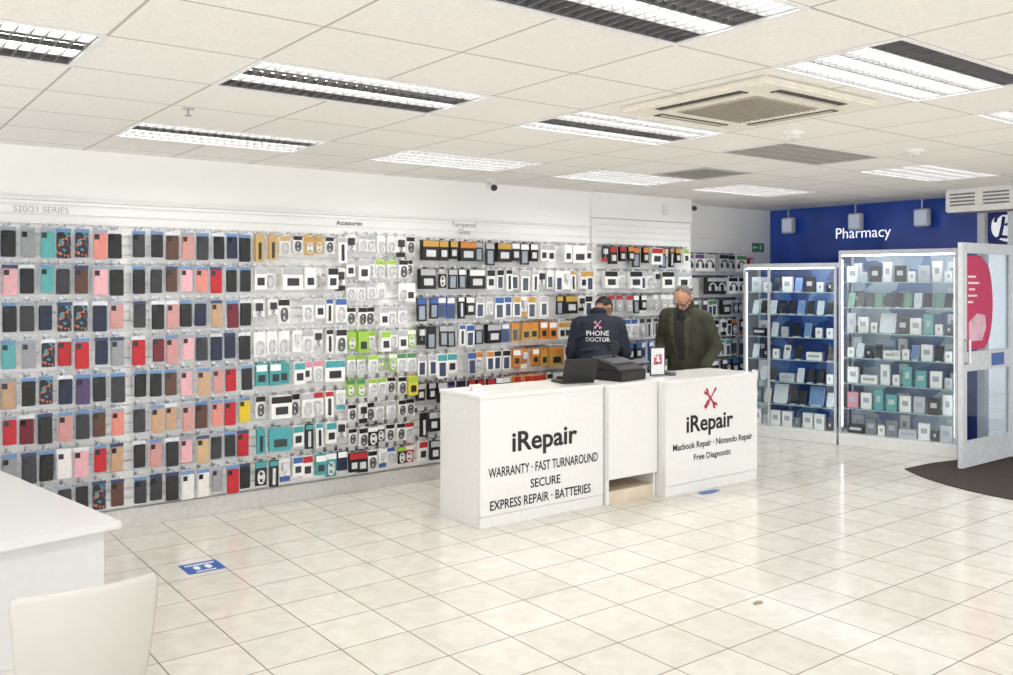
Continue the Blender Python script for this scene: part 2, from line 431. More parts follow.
for bn, rows, x0, x1 in (('leftmost bay', bay1, .86, 1.64), ('second bay', bay2, 1.80, 2.57)):
    for i, row in enumerate(rows):
        zh = 2.135-.25*i
        for j, c in enumerate(row):
            x = x0+(x1-x0)*j/(len(row)-1)+random.uniform(-.008,.008)
            hook(x, YS, zh, bn)
            put(case_pack(c, random.choice([0,0,1,2,3])), (x, YS-random.uniform(.06,.125), zh), f'{c} phone case pack {ORD[j]} from left in {ORD[i]} row of {bn}', f'phone cases in row {i+1} of the {bn}', random.uniform(.9,1.02))
def bay(bn, x0, x1, n, zs, rows, yw=YS, drop=.04, jmax=None, alts=('plug','pouch','box','coil','glass'), rail=False, mix=.4, wide=.08):
    for i, (zh, (kind, combos)) in enumerate(zip(zs, rows)):
        cnt = 0; rl = MB(); skipn = False
        if rail: rl.box(x0-.03, x1+.03, -.005, 0, -.014, .014)
        for j in range(n):
            if skipn: skipn = False; continue
            if jmax and i in jmax and j >= jmax[i]: continue
            if random.random() < drop: continue
            b_, p_ = combos[(j*len(combos))//n] if len(combos) > 2 else random.choice(combos)
            x = x0+(x1-x0)*j/(n-1)+random.uniform(-.008,.008)
            kd = kind
            if kind != 'big':
                if random.random() < mix: kd = random.choice(alts)
                if random.random() < wide and j < n-1 and kind != 'small':
                    kd = 'wide'; x += (x1-x0)/(n-1)/2; skipn = True
            sc = random.uniform(.86,1.05) if kd not in ('big','wide') else 1
            if rail: rl.tube([(x,-.004,-.003),(x,-.13,-.003),(x,-.142,.001),(x,-.15,.012)], .003, 6)
            else: hook(x, yw, zh, bn)
            put(acc_pack(kd, b_, p_), (x, yw-random.uniform(.065,.125), zh), f'{b_} and {p_} {KN[kd]} {ORD[cnt]} from left in {ORD[i]} row of {bn}', f'packs in row {i+1} of the {bn}', sc)
            cnt += 1
        if rail:
            tag(rl.build('hook_rail', chrome, None, (0, yw, zh)), f'chrome hook rail carrying the {ORD[i]} row of packs in the {bn}', 'rail', f'hook rails in the {bn}')
        else: rl.bm.free()
z8 = [2.135-.25*i for i in range(8)]
W = 'white'; K = 'black'; Ch = 'charcoal'
bay('third bay', 2.69, 3.37, 8, z8, [
    ('small', [('tan','tan'),(W,'tan'),(W,K),('tan','gold'),(W,K),(W,'silver')]),
    ('coil', [(W,'silver'),(W,W),(W,K)]), ('coil', [(W,'silver'),(W,K),(W,'silver'),(W,'blue')]), ('coil', [(W,W),(W,W),(W,'silver'),(W,K)]),
    ('box', [('teal',W),('teal','teal'),(W,'teal'),(W,'pink'),(W,'teal'),(W,'silver')]),
    ('coil', [(W,K),(W,K),(W,'silver'),(W,'red'),(W,'teal')]), ('box', [('teal','teal'),(W,'teal'),(K,'teal'),(W,'teal'),(W,'silver')]),
    ('box', [(K,'teal'),(W,'blue'),(W,'red'),('teal',W),('navy',W)])], alts=('plug','pouch','coil','box'), mix=.55)
bay('fourth bay', 3.47, 4.04, 7, [2.16-.2*i for i in range(10)], [
    ('small', [(W,'silver'),(W,W),(W,K)]), ('small', [(W,'silver'),(W,'lime'),(W,K)]), ('small', [(W,'silver'),(W,W),(W,W)]), ('small', [(W,K),(W,'silver'),(W,'silver')]),
    ('small', [('lime','lime'),(W,'lime'),(W,'silver'),('lime',W)]), ('small', [(W,'lime'),('lime',W),(W,'green')]),
    ('small', [('lime','green'),(W,'lime'),(W,K),('yellow','lime')]), ('small', [(W,K),(W,'silver'),(W,K)]), ('small', [(W,K),(K,W),(W,K),(W,'red')]), ('small', [(K,'red'),(W,K),(W,'blue'),(K,'lime'),('red',W)])], alts=('small','plug','box'), mix=.4)
bay('fifth bay', 4.15, 5.08, 10, z8, [
    ('box', [(K,'gold'),(K,'gold'),(K,'orange'),(K,'silver'),(K,'gold')]), ('glass', [(K,'silver'),(K,W),(W,K)]), ('glass', [(K,'blue'),('blue',W),(K,W),(W,'silver'),(W,'blue')]),
    ('glass', [(K,K),(K,'silver'),(W,'blue'),(K,'silver'),('blue',W)]), ('glass', [(W,'silver'),(W,'teal'),('silver','blue'),(W,'orange'),(W,K)]), ('box', [(K,'silver'),('purple',K),(K,'red'),('navy',W)]),
    ('box', [(K,K),(K,'silver')]), ('box', [(W,'red'),(K,'silver')])], jmax={6:3, 7:3})
bay('sixth bay', 5.19, 6.12, 10, z8[:6], [
    ('box', [(K,W),(W,'silver'),(W,W),(W,'silver')]), ('glass', [(W,'silver'),(W,W),(W,'gold')]), ('glass', [(W,'gold'),(W,'silver'),(K,'gold'),(W,K)]),
    ('box', [('gold','orange'),('orange',W),(W,'gold'),('gold','gold')]), ('box', [('orange',W),('gold','orange'),(W,'orange'),('orange','gold')]), ('box', [('orange','red'),(W,K),('gold','gold')])], rail=True)
bay('seventh bay', 6.34, 7.62, 13, z8[:6], [
    ('box', [(K,'red'),(K,'orange'),(W,'red'),(K,'gold'),(W,'lime')]), ('coil', [(W,'silver'),(W,K)]), ('coil', [('silver','red'),(K,W),('silver',W),(W,'blue')]),
    ('coil', [(W,'blue'),('silver',K),(W,W)]), ('box', [(K,'blue'),('blue',W),(W,'silver')]), ('box', [(K,'red'),('navy',W),(W,'teal')])], rail=True)
bay('recess bay', 7.97, 8.93, 6, [2.1,1.83], [
    ('big', [(W,'purple'),(W,'silver'),('silver',K),(W,'green')]), ('big', [(W,'silver'),(K,'silver'),(W,K)])], yw=7.166, rail=True)
bay('lower recess bay', 7.93, 8.97, 10, [1.56,1.32,1.08,.84], [
    ('glass', [(K,'red'),(Ch,W),(W,'green'),(K,'silver'),('navy','silver')]), ('box', [(K,'silver'),(Ch,'red'),(W,K),(K,'orange')]),
    ('glass', [('navy',W),(K,K),(W,'teal'),(Ch,'silver')]), ('box', [(K,'red'),(Ch,W),(K,'blue')])], yw=7.166, rail=True)
txtg = M('heading_grey', (176,174,172), .5); txtk = M('heading_black', (20,20,20), .5)
def wtext(body, wd, x, z, mat, label, y=YS-.001, bold=0, h=None):
    o = link('lettering', textmesh(body, wd, mat, bold, h), None, (x, y, z), (R(90),0,0)); return tag(o, label, 'lettering')
wtext('S20/21 SERIES', .34, 1.18, 2.25, txtg, 'pale grey series heading letters above the leftmost case bay')
wtext('Accessories', .24, 3.5, 2.25, txtk, 'black Accessories lettering on the slatwall', bold=.02)
wtext('Tempered\nGlass', .27, 4.66, 2.25, txtg, 'grey Tempered Glass lettering above the black packs', bold=.01)

# ------------------------------------------------------------------ counters
blk = M('vinyl_black', (24,25,27), .5); crim = M('vinyl_crimson', (196,48,78), .5)
def tools_icon(sz, mat, name='tools_emblem'):
    s = MB()
    for k, a in ((0, R(42)), (1, R(-42))):
        T = Matrix.Rotation(a, 4, 'Z')
        if k == 0:
            s.poly([(-.09,-.75),(.09,-.75),(.09,.55),(-.09,.55)], 0, .02, T)
            for zc, fl in ((.75,1),(-.85,-1)):
                pts = [(.27*math.cos(R(b)), zc+.27*math.sin(R(b))*1) for b in range(130, 411, 20)] if fl > 0 else [(.27*math.cos(R(b)), zc+.27*math.sin(R(b))) for b in range(-50, 231, 20)]
                if fl > 0: pts = pts+[(.09,.93),(.07,.72),(-.07,.72),(-.09,.93)]
                else: pts = pts+[(-.09,-1.03),(-.07,-.82),(.07,-.82),(.09,-1.03)]
                s.poly(pts, 0, .02, T)
        else:
            s.poly([(-.17,-1),(.17,-1),(.17,-.35),(.07,-.2),(-.07,-.2),(-.17,-.35)], .021, .03, T)
            s.poly([(-.06,-.2),(.06,-.2),(.06,.75),(.11,.85),(.06,1.08),(-.06,1.08),(-.11,.85),(-.06,.75)], .021, .03, T)
    me = s.mesh(name, mat)
    for v in me.vertices: v.co = Vector((v.co.x*sz, v.co.y*sz, v.co.z*sz))
    return me
def counter(label, x0, x1, y0, dep):
    t = thing('service_counter', label, 'counter', (x0, y0, 0))
    L = x1-x0
    MB().box(0,L,0,.03,.085,.92).build('front_panel', white, t, bevel=.003)
    MB().box(0,L,.004,.03,0,.082).build('plinth', white, t, bevel=.002)
    for x in (0, L-.03): MB().box(x,x+.03,.031,dep,0,.92).build('side_panel', white, t, bevel=.002)
    MB().box(-.004,L+.004,-.006,dep+.01,.921,.95).build('top', M('counter_top', (242,242,240), .2, var=.01), t, bevel=.004)
    MB().box(.031,L-.031,.04,dep-.01,.45,.47).build('shelf', white, t)
    return t
rx = (R(90),0,0)
ct1 = counter('white counter lettered with warranty and express repair, left of the till', 3.706, 4.90, 5.19, .52)
def letter(t, body, wd, x, z, mat=blk, bold=.015, h=None, y=-.002): link('lettering', textmesh(body, wd, mat, bold, h), t, (x, y, z), rx)
letter(ct1, 'iRepair', .63, .60, .57, bold=.02, h=.19)
letter(ct1, 'WARRANTY · FAST TURNAROUND', 1.06, .60, .39, h=.072, bold=.012)
letter(ct1, 'SECURE', .29, .60, .268, h=.066, bold=.012)
letter(ct1, 'EXPRESS REPAIR · BATTERIES', .97, .57, .155, h=.07, bold=.012)
ct2 = counter('white counter with crimson crossed tools emblem, right of the till', 5.47, 6.66, 5.06, .55)
link('tools_emblem', tools_icon(.105, crim), ct2, (.55, -.002, .77), rx)
letter(ct2, 'iRepair', .60, .55, .55, bold=.02, h=.185)
letter(ct2, 'Macbook Repair · Nintendo Repair', 1.03, .60, .385, h=.072, bold=.012)
letter(ct2, 'Free Diagnostic', .48, .58, .28, h=.068, bold=.012)
t = thing('till_counter', 'recessed white counter section with low open cubby under the till', 'counter', (4.91, 5.14, 0))
wood = M('cubby_wood', (222,208,186), .5, var=.08, scale=8)
MB().box(0,.55,0,.025,.2,.92).build('front_panel', white, t, bevel=.003)
MB().box(0,.55,0,.5,.921,.949).build('top', MC['counter_top'], t, bevel=.003)
for x in (0,.525): MB().box(x,x+.025,.026,.5,0,.92).build('side_panel', white, t)
MB().box(.026,.524,.03,.49,.001,.1).build('cubby_base', wood, t); MB().box(.026,.524,.47,.49,.101,.9).build('back_panel', wood, t)
MB().box(.026,.524,.03,.46,.2,.22).build('shelf', wood, t)
ZT = .951
t = thing('cash_register', 'black cash register with keypad and small display on the counter', 'till', (5.27, 5.42, ZT), R(8))
t.scale = (.86,.86,.78)
MB().box(-.2,.2,-.2,.2,0,.11).build('cash_drawer', black, t, bevel=.006)
f = MB(); f.rings([[Vector(p) for p in ((-.19,-.17,.111),(.19,-.17,.111),(.19,.17,.111),(-.19,.17,.111))], [Vector(p) for p in ((-.19,-.13,.15),(.19,-.13,.15),(.19,.17,.24),(-.19,.17,.24))]])
f.build('keypad_body', M('till_black', (30,30,34), .45), t, bevel=.004)
f = MB(); T = Matrix.Translation((0,.02,.205)) @ Matrix.Rotation(R(17), 4, 'X')
for a in range(7):
    for b in range(3): f.box(-.15+.045*a,-.115+.045*a,-.1+.045*b,-.065+.045*b,-.01,.008, T)
f.build('key', M('till_key', (110,112,118), .5), t)
MB().tube([(.08,.1,.2),(.08,.1,.3)], .012).build('display_pole', black, t)
MB().box(.0,.17,.09,.12,.29,.36).build('display', black, t, bevel=.005)
t = thing('laptop', 'open black laptop seen from behind on the counter beside the till', 'laptop', (4.82, 5.47, ZT), R(165))
t.scale = (.86,.86,.9)
MB().box(-.17,.17,-.12,.12,0,.018).build('keyboard_base', black, t, bevel=.004)
T = Matrix.Translation((0,.12,.018)) @ Matrix.Rotation(R(-22), 4, 'X')
MB().box(-.17,.17,-.004,.008,0,.22, T).build('lid', M('laptop_lid', (30,31,35), .35), t, bevel=.003)
MB().box(-.155,.155,-.006,-.0045,.015,.205, T).build('screen', M('laptop_screen', (40,46,60), .2), t)
t = thing('leaflet_stand', 'upright white framed notice stand on the counter beside the man in green', 'sign stand', (5.69, 5.36, ZT), R(-14))
MB().box(-.07,.07,-.05,.05,0,.008).build('foot', glassmat('acrylic', (240,245,248), .2), t)
MB().box(-.075,.075,-.006,.006,.008,.25).build('board', M('stand_black', (36,36,40), .4), t, bevel=.002)
MB().box(-.065,.065,-.008,-.0062,.018,.24).build('notice', M('notice_white', (236,236,240), .4), t)
MB().box(-.04,.04,-.0095,-.0082,.10,.19).build('picture', vormat('notice_pic', [(40,40,46),(220,90,110),(230,230,232),(60,70,90)], 60), t)
t = thing('card_terminal', 'small grey card payment terminal beside the leaflet stand', 'card reader', (5.85, 5.38, ZT), R(-10))
MB().box(-.035,.035,-.07,.07,0,.03).build('body', M('terminal_grey', (90,92,98), .4), t, bevel=.006)
MB().box(-.026,.026,.01,.055,.03,.033).build('screen', M('terminal_screen', (150,175,190), .2), t)
f = MB()
for a in range(3):
    for b in range(4): f.box(-.024+.017*a,-.011+.017*a,-.06+.016*b,-.049+.016*b,.03,.034)
f.build('key', M('terminal_key', (200,200,202), .5), t)
t = thing('business_card_holder', 'small white card holder at the left end of the counter', 'card holder', (3.84, 5.42, ZT))
f = MB(); f.box(-.05,.05,-.02,.03,0,.006); f.box(-.05,.05,.022,.028,.006,.05); f.box(-.05,.05,-.02,-.016,.006,.022); f.build('holder', white, t)
MB().box(-.042,.042,-.012,.016,.007,.045).build('cards', M('card_stock', (230,226,220), .6), t)

# ------------------------------------------------------------------ glass cabinets
gl = glassmat('cabinet_glass', (253,255,255), .045)
shelfg = glassmat('glass_shelf', (226,240,244), .10)
NSH = 7
def cabinet(label, p, rz, L, HT, nsh, back, mull):
    t = thing('display_cabinet', label, 'display cabinet', (p[0], p[1], 0), rz)
    D = .45
    MB().box(0,L,0,D,0,.1).build('plinth', white, t, bevel=.004)
    MB().box(.0,L,0,D,.101,.13).build('base_deck', M('deck_white', (240,242,244), .4), t)
    for x in [0, L-.026]+[m-.012 for m in mull]:
        MB().box(x,x+.026,0,.026,.131,HT-.05).build('post', alu, t, bevel=.003)
    for x in (0, L-.026): MB().box(x,x+.026,D-.026,D,.131,HT-.05).build('post', alu, t, bevel=.003)
    MB().box(0,L,0,D,HT-.049,HT).build('top_cap', alu, t, bevel=.004)
    MB().box(.03,L-.03,.035,.07,HT-.062,HT-.05).build('fill_light_strip', emis('cabinet_fill_strip', (240,248,255), 11), t)  # glowing strip added under the top to brighten the cabinet interior
    for xx in (.027, L-.035): MB().box(xx,xx+.006,.03,.044,.2,HT-.1).build('side_fill_light_strip', emis('cabinet_side_fill_strip', (240,248,255), 4), t)  # thin glowing strips added beside the shelves as fill light
    MB().box(.027,L-.027,.010,.014,.131,HT-.05).build('glass_front', gl, t)
    for x in (.008, L-.012): MB().box(x,x+.004,.027,D-.027,.131,HT-.05).build('glass_side', gl, t)
    MB().box(.031,L-.031,D-.012,D-.006,.131,HT-.05).build('back_panel', back, t)
    MB().box(L/2-.02,L/2+.02,-.02,0,1.0,1.03).build('lock', chrome, t, bevel=.003)
    zs = [.131]
    for k in range(1, nsh):
        z = .131+(HT-.2)*k/nsh
        MB().box(.03,L-.03,.05,D-.03,z-.006,z).build('shelf', shelfg, t)
        MB().box(.03,L-.03,.046,.0495,z-.007,z+.001).build('shelf_edge', M('shelf_edge', (186,216,220), .2), t)
        zs.append(z)
    return t, zs
d_ = Vector((.2487,-.9686)); rzc = math.atan2(d_.y, d_.x)
backb = vormat('cabinet_back_blue', [(58,104,196),(48,86,168),(92,136,210),(40,70,140),(120,160,220)], 4.5)
backw = vormat('cabinet_back_pale', [(186,204,226),(130,156,198),(214,224,236),(104,130,176),(170,190,218)], 3.5)
c1, zs1 = cabinet('left glass display cabinet, lower and blue backed, nearer the wall', (8.455,6.62), rzc, 1.06, 1.97, NSH, backb, [.30])
c2, zs2 = cabinet('right glass display cabinet, taller, beside the open door', (8.727,5.57), rzc, 1.17, 2.10, NSH, backw, [])
STK = {}
DIM = {'phone':(.076,.155,.09),'tablet':(.16,.215,.09),'carton':(.11,.17,.06),'lowbox':(.17,.09,.1),'tall':(.09,.21,.05),'small':(.07,.11,.05)}
def shelf_item(kind, col):
    k = (kind, col)
    if k in STK: return STK[k]
    rgb = {'white':(246,246,246),'black':(24,24,28),'teal':(96,176,176),'silver':(196,200,206),'green':(60,130,84),'navy':(38,52,96),'pink':(220,150,170),'grey':(120,126,136)}[col]
    mt = M('stock_'+col, rgb, .3)
    nm = {'phone':'phone_on_stand','tablet':'tablet_on_stand'}.get(kind, 'product_carton')
    t = thing(nm, '', {'phone':'phone','tablet':'tablet'}.get(kind, 'box'), (0,0,-5))
    w_, h_, dd = DIM[kind]
    if kind in ('phone','tablet'):
        T = Matrix.Translation((0,0,.012)) @ Matrix.Rotation(R(-20), 4, 'X')
        MB().box(-w_*.35,w_*.35,-.015,.075,0,.01).build('stand_foot', M('stand_clear',(216,224,232),.2), t)
        MB().box(-w_*.3,w_*.3,.0102,.0142,0,h_*.8, T).build('stand_back', M('stand_clear',(216,224,232),.2), t)
        b = MB(); b.box(-w_/2,w_/2,0,.01,.0,h_, T); b.build('body', mt, t, bevel=.003)
        MB().box(-w_/2+.005,w_/2-.005,-.0012,-.0002,.006,h_-.006, T).build('screen', M({'silver':'screen_blue','green':'screen_green','white':'screen_white'}.get(col,'screen_off'), {'silver':(110,150,200),'green':(110,160,140),'white':(214,222,232)}.get(col,(20,22,30)), .3), t)
    else:
        MB().box(-w_/2,w_/2,0,dd,0,h_).build('carton', mt, t, bevel=.002)
        dk = col in ('black','navy','teal')
        MB().box(-w_/2+.025,w_/2-.025,-.0015,-.0003,h_*.4,h_*.7).build('print_panel', M('stock_print_'+('l' if dk else 'd'), (200,204,210) if dk else (170,178,192), .35), t)
    t['fresh'] = 1; STK[k] = t
    return t
def stock(cab, zs, L, rows, cname, bstep):
    rot = Matrix.Rotation(rzc, 4, 'Z'); o = Vector(cab.location)
    for i, z in enumerate(zs):
        si = len(zs)-1-i
        for depth, row in (('front', rows[si]), ('back', [random.choice([('tall','navy'),('carton','silver'),('tall','white'),('carton','white'),('tall','white'),('carton','black')]) for _ in range(int(L/bstep))])):
            tw = sum(DIM[k][0] for k, c in row); gap = (L-.13-tw)/max(1, len(row)-1); x = .065
            for j, (kind, col) in enumerate(row):
                wd = DIM[kind][0]
                if gap < .008: 
                    if x+wd > L-.06: break
                p = o + rot @ Vector((x+wd/2, (.08+random.uniform(0,.02)) if depth == 'front' else .30, z+.001))
                x += wd+max(gap, .008)
                kn = {'phone':'phone on clear stand','carton':'upright carton','tablet':'tablet on clear stand','lowbox':'flat carton','tall':'tall carton','small':'small carton'}[kind]
                lab = f'{col} {kn} {ORD[j]} along {depth} row, {ORD[si]} shelf down, {cname}'
                t = shelf_item(kind, col); g = f'goods on the shelves of the {cname}'
                rr = rzc+(random.uniform(-.04,.04) if depth == 'front' else 0)
                if t.get('fresh'):
                    del t['fresh']; t.location = p; t.rotation_euler = (0,0,rr); t['label'] = lab; t['group'] = g
                else: dup(t, p, rr, lab, g)
P = 'phone'; B = 'carton'; Tb = 'tablet'; Lb = 'lowbox'; Ta = 'tall'; Sm = 'small'
stock(c1, zs1, 1.06, [[(B,'silver'),(Sm,'white'),(P,'black'),(B,'white'),(P,'silver'),(B,'black'),(Sm,'white'),(Sm,'black')],
    [(P,'white'),(P,'black'),(P,'white'),(P,'black'),(P,'black'),(P,'silver'),(P,'black'),(P,'white'),(P,'black')],
    [(Lb,'black'),(P,'white'),(Sm,'silver'),(P,'black'),(P,'silver'),(Sm,'white'),(Sm,'white')],
    [(P,'white'),(Sm,'black'),(Sm,'white'),(P,'white'),(P,'black'),(Lb,'white'),(P,'black')],
    [(Sm,'white'),(P,'white'),(P,'black'),(Lb,'silver'),(P,'white'),(P,'black'),(P,'black'),(Sm,'white')],
    [(B,'grey'),(P,'white'),(Tb,'white'),(P,'black'),(P,'black'),(Tb,'silver'),(P,'white')],
    [(B,'white'),(Sm,'silver'),(B,'white'),(B,'white'),(Sm,'grey'),(B,'white'),(B,'white'),(Sm,'black')]], 'left cabinet', .6)
stock(c2, zs2, 1.17, [[(B,'white'),(Sm,'silver'),(B,'black'),(Ta,'white'),(B,'black'),(Sm,'white'),(B,'silver'),(Ta,'white'),(Sm,'white')],
    [(P,'green'),(P,'black'),(P,'black'),(P,'green'),(P,'black'),(P,'black'),(P,'green'),(P,'white'),(P,'black'),(P,'green'),(P,'black')],
    [(Ta,'silver'),(B,'white'),(Sm,'white'),(Tb,'white'),(B,'black'),(B,'white'),(Ta,'teal'),(Sm,'white'),(Sm,'black')],
    [(Sm,'white'),(P,'white'),(Sm,'black'),(P,'black'),(Lb,'white'),(Sm,'white'),(P,'silver'),(B,'white'),(P,'black'),(Sm,'white')],
    [(B,'white'),(Lb,'white'),(Ta,'white'),(Sm,'white'),(Ta,'teal'),(B,'teal'),(B,'white'),(Sm,'silver')],
    [(B,'pink'),(B,'white'),(Ta,'teal'),(B,'teal'),(B,'white'),(B,'silver'),(B,'black'),(Ta,'white')],
    [(Lb,'black'),(B,'grey'),(Sm,'white'),(B,'grey'),(Lb,'silver'),(B,'white'),(Sm,'black'),(B,'silver')]], 'right cabinet', .3)

# ------------------------------------------------------------------ entrance
ry = (R(90),0,R(-90))
o = link('lettering', textmesh('Pharmacy', .70, emis('sign_white', (245,245,250), .9), -.006), None, (9.739, 5.90, 2.325), ry)
tag(o, 'white Pharmacy lettering on the blue fascia above the cabinets', 'lettering')
lampw = M('lamp_grey_white', (206,208,212), .4)
def flood(y, label):
    t = thing('flood_light', label, 'spotlight', (9.66, y, 2.485))
    MB().box(-.01,.08,-.02,.02,.05,.07).build('bracket', lampw, t)
    MB().box(-.07,.0,-.085,.085,-.115,.08).build('housing', lampw, t, bevel=.012)
    MB().box(-.075,-.0705,-.066,.066,-.095,.06).build('lens', emis('flood_lens', (205,215,235), .2), t)
    MB().tube([(-.04,0,.08),(-.04,0,.195)], .008).build('drop_rod', lampw, t)
flood(6.84, 'white box spotlight at left end of the blue fascia'); flood(5.92, 'white box spotlight over the middle of the blue fascia'); flood(5.12, 'white box spotlight at right end of the blue fascia')
t = thing('exit_sign', 'green emergency exit sign on the wall beside the fascia', 'sign', (9.45, 7.201, 2.2))
MB().box(-.13,.13,-.03,0,-.065,.065).build('case', whitemetal, t, bevel=.004)
MB().box(-.12,.12,-.033,-.0305,-.055,.055).build('panel', emis('exit_green', (60,130,90), .05), t)
f = MB(); f.box(.03,.06,-.036,-.0335,-.03,.03); f.box(-.08,-.01,-.036,-.0335,-.008,.008); f.poly([(-.11,0),(-.075,.03),(-.075,-.03)], .0335, .036, Matrix.Rotation(R(90),4,'X'))
f.build('arrow_mark', M('exit_white', (235,238,236), .5), t)
t = thing('fire_call_point', 'small red fire call point on the white recess wall', 'alarm', (9.3, 7.203, 2.02))
MB().box(-.045,.045,-.05,0,-.045,.045).build('case', M('alarm_red', (196,30,36), .4), t, bevel=.005); MB().box(-.03,.03,-.053,-.0505,-.03,.03).build('panel', white, t)
t = thing('air_heater', 'white boxy air heater with dark louvres hung over the entrance', 'heater', (8.9, 4.17, 2.45))
MB().box(0,.28,-.33,.33,0,.2298).build('housing', whitemetal, t, bevel=.012)
for yy in (-.16,.16):
    f = MB()
    for k in range(4): f.box(-.006,-.0005,yy-.12,yy+.12,.06+.035*k,.075+.035*k)
    f.build('louvre', M('heater_slot', (120,120,122), .5), t)
MB().box(.03,.25,-.3,.3,-.006,-.0005).build('outlet', M('heater_slot', (120,120,122), .5), t)
t = thing('hanging_sign', 'navy sign with white oval and blue script letter at the right edge', 'sign', (9.62, 4.02, 2.33))
snavy = M('sign_navy', (28,44,122), .35)
Tq = Matrix.Rotation(R(-90),4,'Z') @ Matrix.Rotation(R(90),4,'X')
def oval(a, b, n=40, e=3.2): 
    return [(a*math.copysign(abs(math.cos(2*PI*k/n))**(2/e), math.cos(2*PI*k/n)), b*math.copysign(abs(math.sin(2*PI*k/n))**(2/e), math.sin(2*PI*k/n))) for k in range(n)]
MB().poly(oval(.40,.205,40,9), -.04, 0, Tq).build('board', snavy, t)
MB().poly(oval(.36,.175,40,2.6), .0005, .004, Tq).build('panel', emis('sign_panel', (244,246,250), .4), t)
f = MB()
st_ = [(-.235,.10),(-.245,.02),(-.262,-.06),(-.275,-.11),(-.30,-.12)]
f.tube([(x,y,.008) for x,y in st_], .017, 8, Tq)
bw = [(-.32,.045),(-.31,.09),(-.27,.125),(-.22,.135),(-.165,.12),(-.15,.085),(-.17,.04),(-.225,.015),(-.17,.005),(-.145,-.03),(-.155,-.08),(-.20,-.112),(-.255,-.105)]
f.tube([(x,y,.008) for x,y in bw], .017, 8, Tq)
f.build('script_letter', snavy, t, smooth=True)
me = textmesh('oots', .42, snavy, .0)
for v in me.vertices: v.co.x += v.co.y*.3
link('lettering', me, t, (-.006, -.11, -.02), ry)
MB().tube([(.025,.3,.2),(.025,.3,.42)], .008).build('rod', chrome, t); MB().tube([(.025,-.3,.2),(.025,-.3,.42)], .008).build('rod', chrome, t)
d = bpy.data.objects.new('door_1', None); C.objects.link(d); d.location = (9.50, 4.13, 0); d['kind'] = 'structure'
fr = MB(); Wd = 1.05
fr.box(-Wd,-Wd+.085,-.022,.022,.02,2.13); fr.box(-.085,0,-.022,.022,.02,2.13); fr.box(-Wd+.0851,-.0851,-.022,.022,2.03,2.13); fr.box(-Wd+.0851,-.0851,-.022,.022,.02,.26); fr.box(-Wd+.0851,-.0851,-.022,.022,.92,1.1)
fr.build('door_frame', M('door_white', (222,226,231), .35), d)
gd = glassmat('door_glass', (240,247,252), .1)
MB().box(-Wd+.085,-.085,-.004,.004,1.1,2.03).build('pane', gd, d); MB().box(-Wd+.085,-.085,-.004,.004,.26,.92).build('pane', gd, d)
MB().tube([(-Wd+.04,-.023,1.0),(-Wd+.04,-.07,1.0),(-Wd+.04,-.07,1.22),(-Wd+.04,-.023,1.22)], .012).build('door_handle', chrome, d)
mag = M('poster_magenta', (206,36,96), .4)
TX = Matrix.Rotation(R(90),4,'X')
f = MB()
pts = [(-.955,1.12),(-.62,1.12)]+[(-.62+.20*math.sin(R(a)), 1.12+.43-.43*math.cos(R(a))) for a in range(10, 166, 12)]+[(-.66,2.01),(-.955,2.01)]
f.poly(pts, .006, .008, TX)
f.build('poster', mag, d)
f = MB()
for k, (ln, xo) in enumerate(((.16,0),(.22,0),(.12,.02),(.18,0),(.1,0))): f.box(-.92+xo,-.92+xo+ln,-.0095,-.0083,1.80-.06*k,1.82-.06*k)
f.build('poster_print', M('poster_print_white', (246,230,238), .5), d)
f = MB(); f.poly([(-.90,1.2),(-.64,1.2),(-.56,1.32),(-.58,1.44),(-.74,1.46),(-.90,1.38)], .0083, .0095, TX)
f.build('poster_picture', M('poster_pale', (232,190,206), .5, var=.15, scale=8), d)
MB().box(-.48,-.22,-.0242,-.0225,.95,1.07).build('notice', M('notice_blue', (70,110,180), .4), d)
struct(MB().box(9.5,9.58,4.09,4.17,0,HC).build('trim_6', M('door_white', (226,230,234), .35)))
struct(MB().box(9.6,9.68,4.44,4.515,0,HC).build('trim_7', M('door_white', (226,230,234), .35)))
pts = [(12.0,4.36),(8.95,4.38),(8.5,4.46)]
cx, cy, rr = 9.35, 3.30, 1.72
for a in range(137, 262, 6): pts.append((cx+rr*math.cos(R(a)), cy+rr*math.sin(R(a))))
pts += [(12.0, cy-1.7)]
o = MB().poly(pts, .001, .008).build('doormat', M('mat_brown', (62,54,49), .95, var=.35, scale=60, bump=.4))
tag(o, 'large dark brown entrance mat with a curved front edge', 'doormat')

# ------------------------------------------------------------------ floor stickers and scraps
t = thing('floor_sticker', 'square blue floor sticker with white marks on the tiles', 'floor sticker', (1.86, 5.55, .0008), R(0))
MB().box(-.115,.115,-.105,.105,0,.001).build('blue_ground', M('sticker_blue', (30,92,172), .35), t)
f = MB(); f.box(-.09,.09,.05,.07,.001,.0016); f.box(-.06,.06,-.085,-.07,.001,.0016)
for s_ in (-1,1):
    f.poly([(s_*.035+.02*math.cos(R(a)), -.005+.04*math.sin(R(a))) for a in range(0,360,24)], .001, .0016)
f.build('white_mark', M('sticker_white', (235,238,242), .4), t)
o = MB().poly([(-.12,-.03),(.0,-.05),(.13,-.02),(.1,.03),(-.02,.045),(-.1,.03)], .0006, .003).build('blue_scrap', M('sticker_blue', (30,92,172), .35), None, (5.9, 4.98, 0))
tag(o, 'flat blue scrap on the floor at the foot of the right counter', 'scrap')
o = MB().poly([(-.045,-.012),(.01,-.025),(.045,.0),(.025,.02),(-.025,.015)], .0006, .003).build('paper_scrap', M('scrap_brown', (150,130,108), .8), None, (4.07, 3.09, 0))
tag(o, 'small brown scrap lying on the open tiled floor', 'scrap')

